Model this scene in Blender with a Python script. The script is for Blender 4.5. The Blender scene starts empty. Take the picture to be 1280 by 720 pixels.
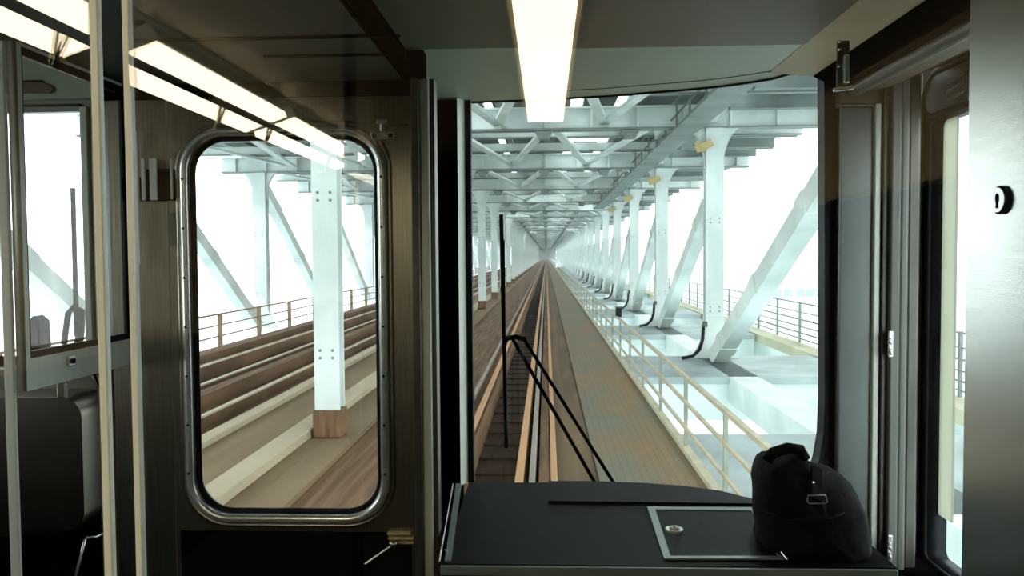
import bpy, bmesh, math, random
from mathutils import Vector, Matrix, Euler
random.seed(7)
C = bpy.context.scene.collection
sc = bpy.context.scene
R = math.radians
# ------------------------------------------------------------------ camera
CZ = 1.65                                   # eye height above the train floor (z = 0)
cam_d = bpy.data.cameras.new('camera'); cam = bpy.data.objects.new('camera', cam_d); C.objects.link(cam)
cam_d.sensor_width = 36.0; cam_d.lens = 28.125; cam_d.clip_start = 0.02; cam_d.clip_end = 3000
RM = Matrix.Rotation(math.atan(43/1000), 3, 'Z') @ Matrix.Rotation(R(90)-math.atan(40/1000), 3, 'X') @ Matrix.Rotation(R(-0.4), 3, 'Z')
cam.matrix_world = Matrix.Translation((0, 0, CZ)) @ RM.to_4x4()
sc.camera = cam
# ------------------------------------------------------------------ light
W = bpy.data.worlds.new('overcast_sky'); sc.world = W; W.use_nodes = True
bg = W.node_tree.nodes['Background']; bg.inputs[0].default_value = (0.90, 0.98, 1.0, 1); bg.inputs[1].default_value = 4.4
sc.view_settings.view_transform = 'Standard'; sc.view_settings.look = 'None'
sc.view_settings.gamma = 1.0; sc.view_settings.use_curve_mapping = False; sc.view_settings.exposure = 0.0
sc.cycles.max_bounces = 8; sc.cycles.transparent_max_bounces = 24; sc.cycles.use_denoising = True
sc.cycles.sample_clamp_indirect = 4.0
LAMP = 15.0

def ray(px, py):
    return RM @ Vector(((px-640)/1000, (360-py)/1000, -1))
def P(px, py, D):                           # point seen at a photo position on the plane y = D
    d = ray(px, py); return Vector((0, 0, CZ)) + d*(D/d.y)
def PX(px, py, x):
    d = ray(px, py); return Vector((0, 0, CZ)) + d*(x/d.x)
def PZ(px, py, z):
    d = ray(px, py); return Vector((0, 0, CZ)) + d*((z-CZ)/d.z)

# ------------------------------------------------------------------ materials
def new_mat(name):
    m = bpy.data.materials.new(name); m.use_nodes = True
    return m, m.node_tree.nodes, m.node_tree.links, m.node_tree.nodes['Principled BSDF']
def plain(name, col, rough=0.5, metal=0.0, var=0.12, scale=6.0, spec=0.5, stretch=(1, 1, 1), bump=0.0, col2=None, coat=0):
    m, n, l, b = new_mat(name)
    tc = n.new('ShaderNodeTexCoord'); mp = n.new('ShaderNodeMapping'); mp.inputs['Scale'].default_value = stretch
    nz = n.new('ShaderNodeTexNoise'); nz.inputs['Scale'].default_value = scale; nz.inputs['Detail'].default_value = 5
    l.new(tc.outputs['Object'], mp.inputs[0]); l.new(mp.outputs[0], nz.inputs['Vector'])
    cr = n.new('ShaderNodeValToRGB')
    c2 = col2 or tuple(c*(1+var) for c in col); c1 = tuple(c*(1-var) for c in col)
    cr.color_ramp.elements[0].color = (*c1, 1); cr.color_ramp.elements[0].position = .36
    cr.color_ramp.elements[1].color = (*c2, 1); cr.color_ramp.elements[1].position = .64
    l.new(nz.outputs['Fac'], cr.inputs[0]); l.new(cr.outputs[0], b.inputs['Base Color'])
    b.inputs['Roughness'].default_value = rough; b.inputs['Metallic'].default_value = metal
    b.inputs['Specular IOR Level'].default_value = spec
    b.inputs['Coat Weight'].default_value = coat
    if bump:
        bp = n.new('ShaderNodeBump'); bp.inputs['Strength'].default_value = bump; bp.inputs['Distance'].default_value = 0.01
        l.new(nz.outputs['Fac'], bp.inputs['Height']); l.new(bp.outputs[0], b.inputs['Normal'])
    return m
M = {}
M['steel'] = plain('brushed_stainless', (.34, .32, .26), .30, 1.0, .10, 30, stretch=(8, 8, .25), bump=.06)
M['steel_h'] = plain('brushed_stainless_level_grain', (.66, .68, .64), .26, 1.0, .06, 40, stretch=(.2, .2, 14), bump=.012)
M['steel_dark'] = plain('dull_dark_steel', (.10, .10, .085), .42, .8, .2, 9, stretch=(2, 2, .4))
M['chrome'] = plain('polished_rim', (.80, .84, .80), .24, .75, .05, 12)
M['alu'] = plain('pale_anodised_aluminium', (.66, .70, .62), .4, .2, .06, 14, stretch=(4, 4, .3))
M['black'] = plain('black_paint', (.003, .003, .003), .8, 0, .2, 9, spec=0)
M['rubber'] = plain('black_rubber', (.010, .012, .015), .5, 0, .2, 20, spec=.12)
M['console'] = plain('black_console_laminate', (.005, .0065, .006), .45, 0, .25, 60, spec=.06)
M['greenpanel'] = plain('dark_green_grey_ceiling_panel', (.055, .062, .046), .6, 0, .12, 3, spec=.3)
M['header'] = plain('pale_green_grey_header_panel', (.36, .42, .32), .45, 0, .06, 3, spec=.3)
M['header2'] = plain('green_grey_bay_ceiling', (.10, .12, .085), .5, 0, .08, 3, spec=.3)
M['cabinet'] = plain('grey_cabinet_steel', (.16, .18, .17), .3, .5, .06, 5)
M['beige'] = plain('beige_melamine', (.42, .32, .18), .5, 0, .05, 3)
M['brownpanel'] = plain('brown_beige_cove_panel', (.10, .075, .040), .5, 0, .1, 3)
M['carfloor'] = plain('dark_speckled_floor', (.02, .02, .02), .6, 0, .4, 80)
M['channel'] = plain('grey_green_painted_channel', (.13, .14, .12), .45, .2, .1, 9, stretch=(3, 3, .3))
M['seatmetal'] = plain('dark_polished_seat_shell', (.10, .095, .075), .34, 1.0, .12, 5)
M['silverline'] = plain('silver_edge_strip', (.30, .35, .33), .35, .5, .06, 20)
M['bag'] = plain('black_nylon', (.004, .004, .005), .8, 0, .3, 40, spec=.12, bump=.2)
M['hose'] = plain('dull_red_hose', (.16, .04, .03), .5, 0, .15, 30)
M['whitelabel'] = plain('white_label_paper', (.75, .77, .70), .6, 0, .05, 20)
M['bridge'] = plain('pale_green_grey_bridge_paint', (.58, .66, .64), .55, 0, .12, .7, col2=(.70, .77, .75), spec=.3)
M['beamtop'] = plain('greyed_floor_beam_paint', (.33, .39, .39), .7, 0, .15, .8, spec=.2)  # bridge paint with lower albedo so the top plates do not blow out
M['bridge_dk'] = plain('darkened_bridge_paint', (.19, .23, .22), .6, 0, .2, .8, spec=.3)  # darker copy of the bridge paint; carries underside shade on flanges and ties
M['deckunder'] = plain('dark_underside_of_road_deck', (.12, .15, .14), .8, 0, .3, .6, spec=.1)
M['fascia'] = plain('weathered_yellowish_beam_paint', (.42, .41, .27), .6, 0, .15, .5)
M['timber'] = plain('weathered_brown_timber', (.15, .085, .045), .8, 0, .35, 1.6, stretch=(6, .25, 1), spec=.2)
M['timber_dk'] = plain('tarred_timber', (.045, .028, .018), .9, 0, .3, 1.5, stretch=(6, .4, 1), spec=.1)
M['plank'] = plain('rusty_brown_walkway_plate', (.13, .085, .046), .75, 0, .25, .9, stretch=(5, .22, 1), spec=.2)
M['rail'] = plain('rust_brown_rail_steel', (.48, .26, .12), .75, 0, .1, .8, stretch=(1, .2, 1))
M['rail_grey'] = plain('grey_worn_rail_head', (.27, .23, .19), .6, .1, .1, .8, stretch=(1, .2, 1))
M['concrete'] = plain('dusty_brown_concrete_slab', (.20, .14, .082), .85, 0, .2, .7, stretch=(2, .3, 1), spec=.2)
M['kerb'] = plain('pale_beige_kerb', (.42, .35, .24), .8, 0, .1, .9, stretch=(2, .4, 1))
M['post'] = plain('pale_edge_post', (.86, .92, .82), .45, 0, .03, 9)
M['railing'] = plain('beige_railing_paint', (.46, .41, .29), .6, 0, .12, 3)
M['railpost'] = plain('green_grey_railing_post_paint', (.24, .27, .21), .6, 0, .12, 3)
M['rustrail'] = plain('brown_railing_paint', (.26, .17, .10), .6, 0, .15, 3)
M['water'] = plain('bright_river_water', (.50, .58, .60), .25, 0, .08, .02, bump=.1)
M['shore'] = plain('pale_misty_shore', (.55, .62, .62), .9, 0, .08, .02)
M['building'] = plain('pale_far_building', (.72, .78, .78), .8, 0, .04, .05)
M['winglass'] = plain('dark_far_window', (.25, .34, .35), .3, 0, .1, .1)
M['sash'] = plain('pale_frosted_sash', (.52, .60, .50), .4, 0, .06, 3)
def frosted():
    m = bpy.data.materials.new('frosted_panel'); m.use_nodes = True; n = m.node_tree.nodes; l = m.node_tree.links; n.clear()
    out = n.new('ShaderNodeOutputMaterial'); mx = n.new('ShaderNodeMixShader'); t = n.new('ShaderNodeBsdfTranslucent'); g = n.new('ShaderNodeBsdfDiffuse')
    t.inputs[0].default_value = (.62, .62, .54, 1); g.inputs[0].default_value = (.5, .58, .5, 1); mx.inputs[0].default_value = .15
    l.new(t.outputs[0], mx.inputs[1]); l.new(g.outputs[0], mx.inputs[2]); l.new(mx.outputs[0], out.inputs[0]); return m
M['frosted'] = frosted()
M['yellowtag'] = plain('ochre_bracket_paint', (.46, .36, .16), .6, 0, .1, 5)

def glass(name, refl, tint=(1, 1, 1)):
    m = bpy.data.materials.new(name); m.use_nodes = True; n = m.node_tree.nodes; l = m.node_tree.links; n.clear()
    out = n.new('ShaderNodeOutputMaterial'); mx = n.new('ShaderNodeMixShader'); t = n.new('ShaderNodeBsdfTransparent'); g = n.new('ShaderNodeBsdfGlossy')
    t.inputs[0].default_value = (*tint, 1); g.inputs['Roughness'].default_value = 0.0; g.inputs[0].default_value = (1, 1, 1, 1)
    mx.inputs[0].default_value = refl
    l.new(t.outputs[0], mx.inputs[1]); l.new(g.outputs[0], mx.inputs[2]); l.new(mx.outputs[0], out.inputs[0])
    return m
M['pane'] = glass('partition_glass', .055, (.985, .985, .975))
M['outglass'] = glass('windshield_glass', .02, (.97, .99, .985))
def emis(name, col, s):
    m = bpy.data.materials.new(name); m.use_nodes = True; n = m.node_tree.nodes; l = m.node_tree.links; n.clear()
    out = n.new('ShaderNodeOutputMaterial'); e = n.new('ShaderNodeEmission'); e.inputs[0].default_value = (*col, 1); e.inputs[1].default_value = s
    l.new(e.outputs[0], out.inputs[0]); return m
M['lamp'] = emis('fluorescent_diffuser', (1.0, .86, .60), LAMP)

def haze_mat(d):
    m = bpy.data.materials.new('mist'); m.use_nodes = True; n = m.node_tree.nodes; l = m.node_tree.links; n.clear()
    out = n.new('ShaderNodeOutputMaterial'); v = n.new('ShaderNodeVolumeScatter'); v.inputs['Color'].default_value = (.95, 1, 1, 1); v.inputs['Density'].default_value = d; v.inputs['Anisotropy'].default_value = .2
    l.new(v.outputs[0], out.inputs['Volume']); return m
M['haze'] = haze_mat(.0008)
# grating: fine metal cells with rust blotches
def grating_mat():
    m, n, l, b = new_mat('walkway_grating')
    tc = n.new('ShaderNodeTexCoord'); br = n.new('ShaderNodeTexBrick')
    br.offset = 0; br.inputs['Scale'].default_value = 1; br.inputs['Brick Width'].default_value = .11; br.inputs['Row Height'].default_value = .085
    br.inputs['Mortar Size'].default_value = .006; br.inputs['Mortar Smooth'].default_value = .5
    l.new(tc.outputs['Object'], br.inputs['Vector'])
    nz = n.new('ShaderNodeTexNoise'); nz.inputs['Scale'].default_value = .7; nz.inputs['Detail'].default_value = 4
    mp = n.new('ShaderNodeMapping'); mp.inputs['Scale'].default_value = (1.2, .5, 1); l.new(tc.outputs['Object'], mp.inputs[0]); l.new(mp.outputs[0], nz.inputs['Vector'])
    cr = n.new('ShaderNodeValToRGB'); cr.color_ramp.elements[0].color = (.165, .155, .11, 1); cr.color_ramp.elements[0].position = .4
    cr.color_ramp.elements[1].color = (.24, .145, .06, 1); cr.color_ramp.elements[1].position = .66
    l.new(nz.outputs['Fac'], cr.inputs[0])
    mx = n.new('ShaderNodeMix'); mx.data_type = 'RGBA'; mx.blend_type = 'MULTIPLY'; mx.inputs[0].default_value = 1
    l.new(cr.outputs[0], mx.inputs[6])
    br.inputs['Color1'].default_value = (1, 1, 1, 1); br.inputs['Color2'].default_value = (.92, .92, .92, 1); br.inputs['Mortar'].default_value = (.62, .60, .55, 1)
    l.new(br.outputs['Color'], mx.inputs[7]); l.new(mx.outputs[2], b.inputs['Base Color'])
    b.inputs['Roughness'].default_value = .6; b.inputs['Specular IOR Level'].default_value = .3
    return m
M['grating'] = grating_mat()

# ------------------------------------------------------------------ mesh helpers
def link_mesh(name, me, mat, parent=None, smooth=False):
    me.materials.append(M[mat] if isinstance(mat, str) else mat)
    o = bpy.data.objects.new(name, me); C.objects.link(o)
    if parent is not None:
        o.parent = parent
        off = Vector((0, 0, 0)); p = parent
        while p is not None:
            off += p.location; p = p.parent
        o.location = -off
    if smooth:
        for f in me.polygons: f.use_smooth = True
    return o
class MB:
    def __init__(s): s.bm = bmesh.new()
    def box(s, x0, x1, y0, y1, z0, z1, bev=0):
        if x0 > x1: x0, x1 = x1, x0
        if y0 > y1: y0, y1 = y1, y0
        if z0 > z1: z0, z1 = z1, z0
        b = bmesh.new(); bmesh.ops.create_cube(b, size=1)
        for v in b.verts: v.co = Vector(((x0+x1)/2+v.co.x*(x1-x0), (y0+y1)/2+v.co.y*(y1-y0), (z0+z1)/2+v.co.z*(z1-z0)))
        if bev: bmesh.ops.bevel(b, geom=b.edges[:], offset=min(bev, .45*min(x1-x0, y1-y0, z1-z0)), segments=3, profile=.5, affect='EDGES')
        t = bpy.data.meshes.new('t'); b.to_mesh(t); b.free(); s.bm.from_mesh(t); bpy.data.meshes.remove(t); return s
    def bar(s, a, b_, w, h, up=(0, 0, 1)):          # rectangular bar from a to b_
        a = Vector(a); b_ = Vector(b_); d = (b_-a).normalized(); u = Vector(up)
        sd = d.cross(u)
        if sd.length < 1e-4: sd = d.cross(Vector((0, 1, 0)))
        sd.normalize(); u = sd.cross(d).normalized()
        vs = []
        for p in (a, b_):
            for i, j in ((-1, -1), (1, -1), (1, 1), (-1, 1)):
                vs.append(s.bm.verts.new(p+sd*(i*w/2)+u*(j*h/2)))
        for f in ((0, 1, 2, 3), (7, 6, 5, 4), (0, 4, 5, 1), (1, 5, 6, 2), (2, 6, 7, 3), (3, 7, 4, 0)):
            s.bm.faces.new([vs[k] for k in f])
        return s
    def prism(s, pts, t):                          # polygon pts (3D, planar) extruded by the vector t
        t = Vector(t); a = [s.bm.verts.new(Vector(p)) for p in pts]; b_ = [s.bm.verts.new(Vector(p)+t) for p in pts]
        n = len(pts); s.bm.faces.new(a); s.bm.faces.new(b_[::-1])
        for i in range(n): s.bm.faces.new((a[i], b_[i], b_[(i+1) % n], a[(i+1) % n]))
        return s
    def tube(s, pts, r, seg=10, closed=False):
        pts = [Vector(p) for p in pts]; n = len(pts); rings = []
        ref = None
        for i, p in enumerate(pts):
            if closed: d = (pts[(i+1) % n]-pts[i-1]).normalized()
            else: d = (pts[min(i+1, n-1)]-pts[max(i-1, 0)]).normalized()
            if ref is None:
                ref = d.orthogonal().normalized()
            ref = (ref-d*ref.dot(d)).normalized(); bi = d.cross(ref)
            rr = r[i] if isinstance(r, (list, tuple)) else r
            rings.append([s.bm.verts.new(p+(ref*math.cos(a)+bi*math.sin(a))*rr) for a in [2*math.pi*k/seg for k in range(seg)]])
        for i in range(n if closed else n-1):
            A, B = rings[i], rings[(i+1) % n]
            off = 0
            if closed and i == n-1:
                off = min(range(seg), key=lambda o: (A[0].co-B[o].co).length)
            for k in range(seg): s.bm.faces.new((A[k], A[(k+1) % seg], B[(k+1+off) % seg], B[(k+off) % seg]))
        if not closed:
            s.bm.faces.new(rings[0][::-1]); s.bm.faces.new(rings[-1])
        return s
    def build(s, name, mat, parent=None, smooth=False):
        bmesh.ops.recalc_face_normals(s.bm, faces=s.bm.faces[:])
        me = bpy.data.meshes.new(name); s.bm.to_mesh(me); s.bm.free()
        return link_mesh(name, me, mat, parent, smooth)
def rrect(u0, u1, v0, v1, r, n=8):
    if u0 > u1: u0, u1 = u1, u0
    if v0 > v1: v0, v1 = v1, v0
    pts = []
    for cu, cv, a0 in ((u1-r, v1-r, 0), (u0+r, v1-r, 90), (u0+r, v0+r, 180), (u1-r, v0+r, 270)):
        for k in range(n+1):
            a = R(a0+90*k/n); pts.append((cu+r*math.cos(a), cv+r*math.sin(a)))
    return pts
def plate(name, outer, holes, w0, w1, axis, mat, parent=None):
    """flat plate with real holes; outline in the plane, from w0 to w1 along the normal axis ('y' or 'x' or 'z')"""
    cu = bpy.data.curves.new('t', 'CURVE'); cu.dimensions = '2D'; cu.fill_mode = 'BOTH'
    for pl in [outer]+holes:
        sp = cu.splines.new('POLY'); sp.points.add(len(pl)-1)
        for p, (u, v) in zip(sp.points, pl): p.co = (u, v, 0, 1)
        sp.use_cyclic_u = True
    cu.extrude = abs(w1-w0)/2
    ob = bpy.data.objects.new('t', cu); C.objects.link(ob)
    dg = bpy.context.evaluated_depsgraph_get(); me = bpy.data.meshes.new_from_object(ob.evaluated_get(dg))
    bpy.data.objects.remove(ob); bpy.data.curves.remove(cu)
    wm = (w0+w1)/2
    for v in me.vertices:
        u, vv, w = v.co
        v.co = (u, w+wm, vv) if axis == 'y' else ((w+wm, u, vv) if axis == 'x' else (u, vv, w+wm))
    bm = bmesh.new(); bm.from_mesh(me); bmesh.ops.remove_doubles(bm, verts=bm.verts[:], dist=1e-6)
    bmesh.ops.recalc_face_normals(bm, faces=bm.faces[:]); bm.to_mesh(me); bm.free()
    me.name = name
    me.materials.clear()
    return link_mesh(name, me, mat, parent)
def tag(o, label=None, cat=None, group=None, kind=None):
    if label: o['label'] = label
    if cat: o['category'] = cat
    if group: o['group'] = group
    if kind: o['kind'] = kind
    return o
def thing(name, label, cat, loc, group=None, kind=None):
    o = bpy.data.objects.new(name, None); C.objects.link(o); o.location = loc; o.empty_display_size = .05
    return tag(o, label, cat, group, kind)
def struct(o, label=None): return tag(o, label, None, None, 'structure')
def children(o): return [c for c in kids.get(o.name, [])]
kids = {}
def copy_tree(o, dy, label, group=None):
    c = o.copy(); C.objects.link(c); c.location = o.location+Vector((0, dy, 0)); c['label'] = label
    if group: c['group'] = group
    for ch in [x for x in C.objects if x.parent == o]:
        d = ch.copy(); C.objects.link(d); d.parent = c
    return c
def V(*a): return Vector(a)

# pixel helpers returning one coordinate
def fx(px, D, py=320): return P(px, py, D).x
def fz(py, D, px=683): return P(px, py, D).z

# =================================================================== CAB SHELL (setting)
DW, DF = 1.75, 2.20                          # storm-door wall, front windows
XL, XR = -2.02, 0.97                         # side walls of the car
CL = fz(103, DW, 350)                        # cab ceiling above the storm door
struct(MB().box(XL, XR, -7, DF+.04, -.06, 0).build('floor', 'carfloor'), 'dark floor of the train')
cab_ceiling = MB().box(-.99, -.30, .62, DW+.05, CL, CL+.05)
struct(cab_ceiling.build('ceiling', 'greenpanel'), 'dark green grey ceiling panels of the cab')
# seams and screws of the ceiling panels, over the left half
sm = MB()
for py, a, b_ in ((46, 160, 500), (69, 330, 505)):
    D = (CL-CZ)/(P(350, py, 1).z-CZ)
    sm.box(fx(a, D, py), fx(b_, D, py), D-.004, D+.004, CL-.004, CL-.0005)
struct(sm.build('trim_1', 'black'), 'dark seams between ceiling panels')
CH = CZ+.447
struct(MB().box(XL, -.99, .62, DF+.03, CZ+.56, CZ+.60).build('ceiling_left', 'greenpanel'), 'ceiling of the left cab bay')
struct(MB().box(-.99, -.975, .62, DF, CL, CZ+.60).build('trim_2', 'greenpanel'))
# soffit over the windshield: its front edge follows the bowed windshield
hb = [(548, 119), (585, 127), (640, 125), (706, 122), (760, 119), (807, 115), (860, 111), (900, 107), (940, 101.5), (967, 97), (1000, 87), (1030, 73), (1060, 60)]
curve = [PZ(a, b_, CH) for a, b_ in hb]
DS = PZ(800, 57, CH).y
curve[0] = V(-.30, curve[1].y, CH)
hd_pts = [V(-.30, DS, CH), V(-.30, DW+.051, CH), V(-.38, DW+.051, CH), V(-.38, curve[0].y, CH)]+curve+[V(curve[-1].x+.05, curve[-1].y-.04, CH), V(curve[-1].x+.05, DS, CH)]
struct(MB().prism(hd_pts, (0, 0, .05)).build('ceiling_header', 'header'), 'pale green grey soffit over the windshield, curved along its front edge')
struct(MB().box(-.30, -.05, .62, DS-.001, CH, CH+.05).build('ceiling_bay_left', 'header2'), 'green grey ceiling panel of the windshield bay')  # green side of the same ceiling, split where the reflection changes
struct(MB().box(-.05, .549, .62, DS-.001, CH-.004, CH+.05).build('ceiling_bay', 'brownpanel'), 'ceiling panel behind the pale soffit, its darker brown zone painted in')  # brown paints in the darker, reflecting zone of the bay ceiling
struct(MB().box(-.305, fx(533, DW), DW-.012, DW+.03, CL-.004, CH-.001).build('trim_24', 'black'))
struct(MB().box(-.305, -.30, .62, DW+.05, CL-.004, CH+.05).build('trim_21', 'black'))
struct(MB().tube([v+V(0, .003, -.002) for v in curve], .0035, 8).build('trim_3', 'rubber', smooth=True), 'black bead along the curved soffit edge')
seam = [PZ(a, b_-(9 if a < 980 else 13), CH) for a, b_ in hb if 700 < a < 1040]
struct(MB().tube(seam, .0016, 6).build('trim_4', 'rubber'), 'thin dark seam across the pale soffit')
# closing panel above header
m_ = MB()
for A_, B_ in zip(curve, curve[1:]): m_.prism([A_+V(0,.004,.002), B_+V(0,.004,.002), B_+V(0,.03,.002), A_+V(0,.03,.002)], (0, 0, .3))
struct(m_.build('wall_front_top', 'black'))
struct(MB().box(XL, XR, .6, DF+.05, CH+.2, CH+.24).build('ceiling_roof', 'black'))

# ---- storm door in its wall
sx0, sx1 = fx(236, DW), fx(477, DW); sz1, sz0 = fz(166, DW, 357), fz(645, DW, 357)
dx0, dx1 = fx(213, DW), fx(516, DW)
door = plate('door_1', [(dx0, 0.02), (dx1, 0.02), (dx1, CL-.02), (dx0, CL-.02)], [rrect(sx0, sx1, sz0, sz1, .085)], DW, DW+.045, 'y', 'steel')
struct(door, 'brushed stainless storm door with a tall rounded window')
rr = lambda m, y, r: [(u, y, v) for u, v in rrect(sx0-m, sx1+m, sz0-m, sz1+m, r, 10)]
MB().tube(rr(.004, DW-.006, .088), .0105, 12, True).build('window_rim', 'chrome', door, True)
MB().tube(rr(.020, DW-.002, .103), .0055, 10, True).build('outer_rim', 'steel', door, True)
MB().tube(rr(-.010, DW+.006, .077), .0065, 10, True).build('gasket', 'rubber', door, True)
plate('glass_pane', rrect(sx0-.003, sx1+.003, sz0-.003, sz1+.003, .088), [], DW+.018, DW+.024, 'y', 'outglass', door)
# screws round the rim
s_ = MB()
for u, v in rrect(sx0-.012, sx1+.012, sz0-.012, sz1+.012, .095, 2):
    pass
for side in (sx0-.004, sx1+.004):
    for k in range(7):
        z = sz0+.10+k*(sz1-sz0-.2)/6
        s_.tube([(side, DW-.018, z), (side, DW-.0155, z)], .0028, 8)
s_.build('rim_screws', 'black', door)
# dark kick panel of the door below the window
MB().box(dx0+.01, dx1-.01, DW-.004, DW-.0005, .05, fz(655, DW)-.02, .002).build('kick_panel', 'black', door)
# wall left of the door and above
struct(MB().box(-.975, dx0-.006, DW+.005, DW+.05, 0, CL-.001).build('wall_front_left', 'steel'), 'brushed steel wall left of the storm door')
struct(MB().box(-.99, dx1+.02, DW-.012, DW+.004, fz(122, DW, 350), CL-.001).build('trim_5', 'black'), 'dark head trim over the storm door')
# post right of the door
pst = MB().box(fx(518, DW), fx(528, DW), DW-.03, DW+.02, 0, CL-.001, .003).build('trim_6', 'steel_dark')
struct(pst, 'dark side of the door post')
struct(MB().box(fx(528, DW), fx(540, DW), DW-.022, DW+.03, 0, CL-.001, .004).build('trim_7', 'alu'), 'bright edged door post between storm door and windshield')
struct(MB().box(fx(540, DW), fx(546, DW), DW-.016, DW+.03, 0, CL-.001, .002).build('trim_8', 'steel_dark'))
# recess side beside windshield
rx = fx(566, DF)
WY = curve[1].y
struct(MB().box(-.38, -.36, DW+.05, WY+.03, 0, CH).build('wall_bay_left', 'black'), 'black return wall beside the windshield')

# ---- windshield
wx0, wx1 = fx(590, DF), fx(1029, DF)
wzb = fz(607, DF)
struct(MB().box(-.36, fx(576, WY), WY-.03, WY+.03, 0, CH, .0).build('wall_front_centre', 'black'), 'black panel left of the windshield')
g_ = [V(v.x*max(v.y, 2.08)/v.y, max(v.y, 2.08), wzb-.14) for v in curve]
m_ = MB()
for A_, B_ in zip(g_, g_[1:]): m_.prism([A_+V(0,.010,0), B_+V(0,.010,0), B_+V(0,.016,0), A_+V(0,.016,0)], (0, 0, CH+.37-wzb))
window = m_.build('window_1', 'outglass'); struct(window, 'large windshield of the cab')
MB().prism([(fx(576, WY), WY-.06, wzb-.02), (fx(585, WY), WY-.02, wzb-.02), (fx(585, WY), WY-.01, wzb-.02), (fx(576, WY), WY-.01, wzb-.02)], (0, 0, CH-.001-wzb+.02)).build('frame_left', 'post', window)  # pale colour stands in for the daylight this frame reflects
MB().box(fx(584, WY), fx(591, WY), WY-.03, WY+.005, wzb-.02, CH-.001, .002).build('gasket', 'rubber', window)
# right edge: dark frame that sweeps out at the bottom corner
fr = [(1030, 54), (1031, 300), (1031, 500), (1029, 545), (1024, 575), (1012, 612), (1050, 612), (1050, 20), (1030, 20)]
MB().prism([P(a, b_, 2.045) for a, b_ in fr], (0, .05, 0)).build('frame_right', 'rubber', window)
# below windshield
struct(MB().box(-.27, XR, DF+.18, DF+.22, 0, wzb-.14).build('wall_front_lower', 'black'))
struct(MB().box(-.27, XR, 1.98, DF+.22, wzb-.17, wzb-.145).build('trim_22', 'black'))

# ---- wiper outside the windshield
DY = DF+.24
wp = thing('windshield_wiper', 'black windshield wiper with upright blade and twin arms outside the right window', 'wiper', P(750, 604, DY))
MB().bar(P(626.5, 268, DY), P(633, 560, DY), .009, .012).build('blade', 'rubber', wp)
MB().bar(P(629.5, 300, DY-.008), P(632, 520, DY-.008), .014, .006).build('blade_holder', 'black', wp)
MB().bar(P(641, 424, DY+.01), P(752, 618, DY+.01), .015, .010).build('arm', 'black', wp)
MB().bar(P(655, 424, DY+.01), P(776, 618, DY+.01), .011, .010).build('arm', 'black', wp)
MB().tube([P(630, 430, DY), P(634, 423, DY), P(645, 421, DY+.01), P(657, 425, DY+.01)], .008, 8).build('link', 'black', wp, True)
MB().box(P(740, 618, DY).x, P(790, 618, DY).x, DF+.22, DY+.03, wzb-.17, wzb-.10, .006).build('pivot_housing', 'black', wp)

# ---- console under the windshield
zt = P(568, 603, DF-.03).z
D1 = (zt-CZ)/(P(700, 706, 1).z-CZ)
cx0 = PZ(552, 704, zt).x; cxr = .69
co = thing('console', 'black console counter below the windshield with a silver framed hatch', 'console', (.2, 1.9, 0))
MB().box(cx0+.01, cxr, D1+.03, 1.97, .02, zt-.03, .004).build('cabinet_body', 'black', co)
bkc = [PZ(a, b_, zt) for a, b_ in ((568, 603), (640, 603), (735, 603.5), (800, 605.5), (850, 609), (900, 616), (940, 626), (985, 638), (1020, 650))]
MB().prism([V(cx0, D1, zt-.03)]+[V(max(v.x, cx0), v.y, zt-.03) for v in bkc]+[V(cxr, bkc[-1].y-.03, zt-.03), V(cxr, D1, zt-.03)], (0, 0, .03)).build('counter_top', 'console', co)
# curved raised back rail
bk = [(686, 629), (946, 632), (940, 626), (900, 616), (850, 609.5), (800, 606), (735, 604), (686, 604)]
MB().prism([PZ(a, b_, zt+.001) for a, b_ in bk], (0, 0, .006)).build('raised_back_strip', 'console', co)
MB().tube([PZ(a, b_, zt+.008) for a, b_ in ((686, 629), (800, 630), (946, 632))], .0012, 6).build('strip_seam', 'black', co)
# edge strips
a, b_, c, d = PZ(556, 703, zt), PZ(564, 703, zt), PZ(577, 606, zt), PZ(570, 606, zt)
MB().prism([v+V(0, 0, .001) for v in (a, b_, c, d)], (0, 0, .003)).build('side_strip', 'silverline', co)
MB().tube([PZ(549, 704, zt)+V(0, 0, .002), PZ(566, 606, zt)+V(0, 0, .002)], .0022, 8).build('bright_edge', 'chrome', co)
MB().box(cx0-.002, cxr, D1-.006, D1, zt-.022, zt-.002, .002).build('front_edge', 'silverline', co)
MB().box(cx0-.002, cxr, D1-.004, D1-.001, zt-.05, zt-.026, .001).build('front_lip', 'brownpanel', co)
for (q, w) in (((552, 690), 0), ((560, 650), 0), ((566, 615), 0)):
    p = PZ(q[0]+6, q[1], zt); MB().tube([p+V(0, 0, .003), p+V(0, 0, .0055)], .003, 10).build('screw', 'chrome', co)
# hatch
ho = [(809, 635), (947, 636), (985, 700), (830, 700)]
hi = [(819, 638.5), (939, 639.5), (972, 697), (838, 697)]
O = [PZ(a, b_, zt+.002) for a, b_ in ho]; I = [PZ(a, b_, zt+.002) for a, b_ in hi]
fm = MB()
for k in range(4):
    j = (k+1) % 4; fm.prism([O[k], O[j], I[j], I[k]], (0, 0, .004))
hatch_frame = fm.build('hatch_frame', 'silverline', co)
hatch = MB().prism(I, (0, 0, .002)).build('hatch_door', 'console', co)
kp = PZ(843, 664, zt+.004)
MB().tube([kp, kp+V(0, 0, .006)], .020, 24).build('key_lock', 'chrome', hatch)
MB().tube([kp+V(0, 0, .006), kp+V(0, 0, .010)], .011, 16).build('lock_cylinder', 'steel', hatch)
MB().box(kp.x-.0015, kp.x+.0015, kp.y-.006, kp.y+.006, kp.z+.010, kp.z+.0105).build('keyhole', 'black', hatch)

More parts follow.
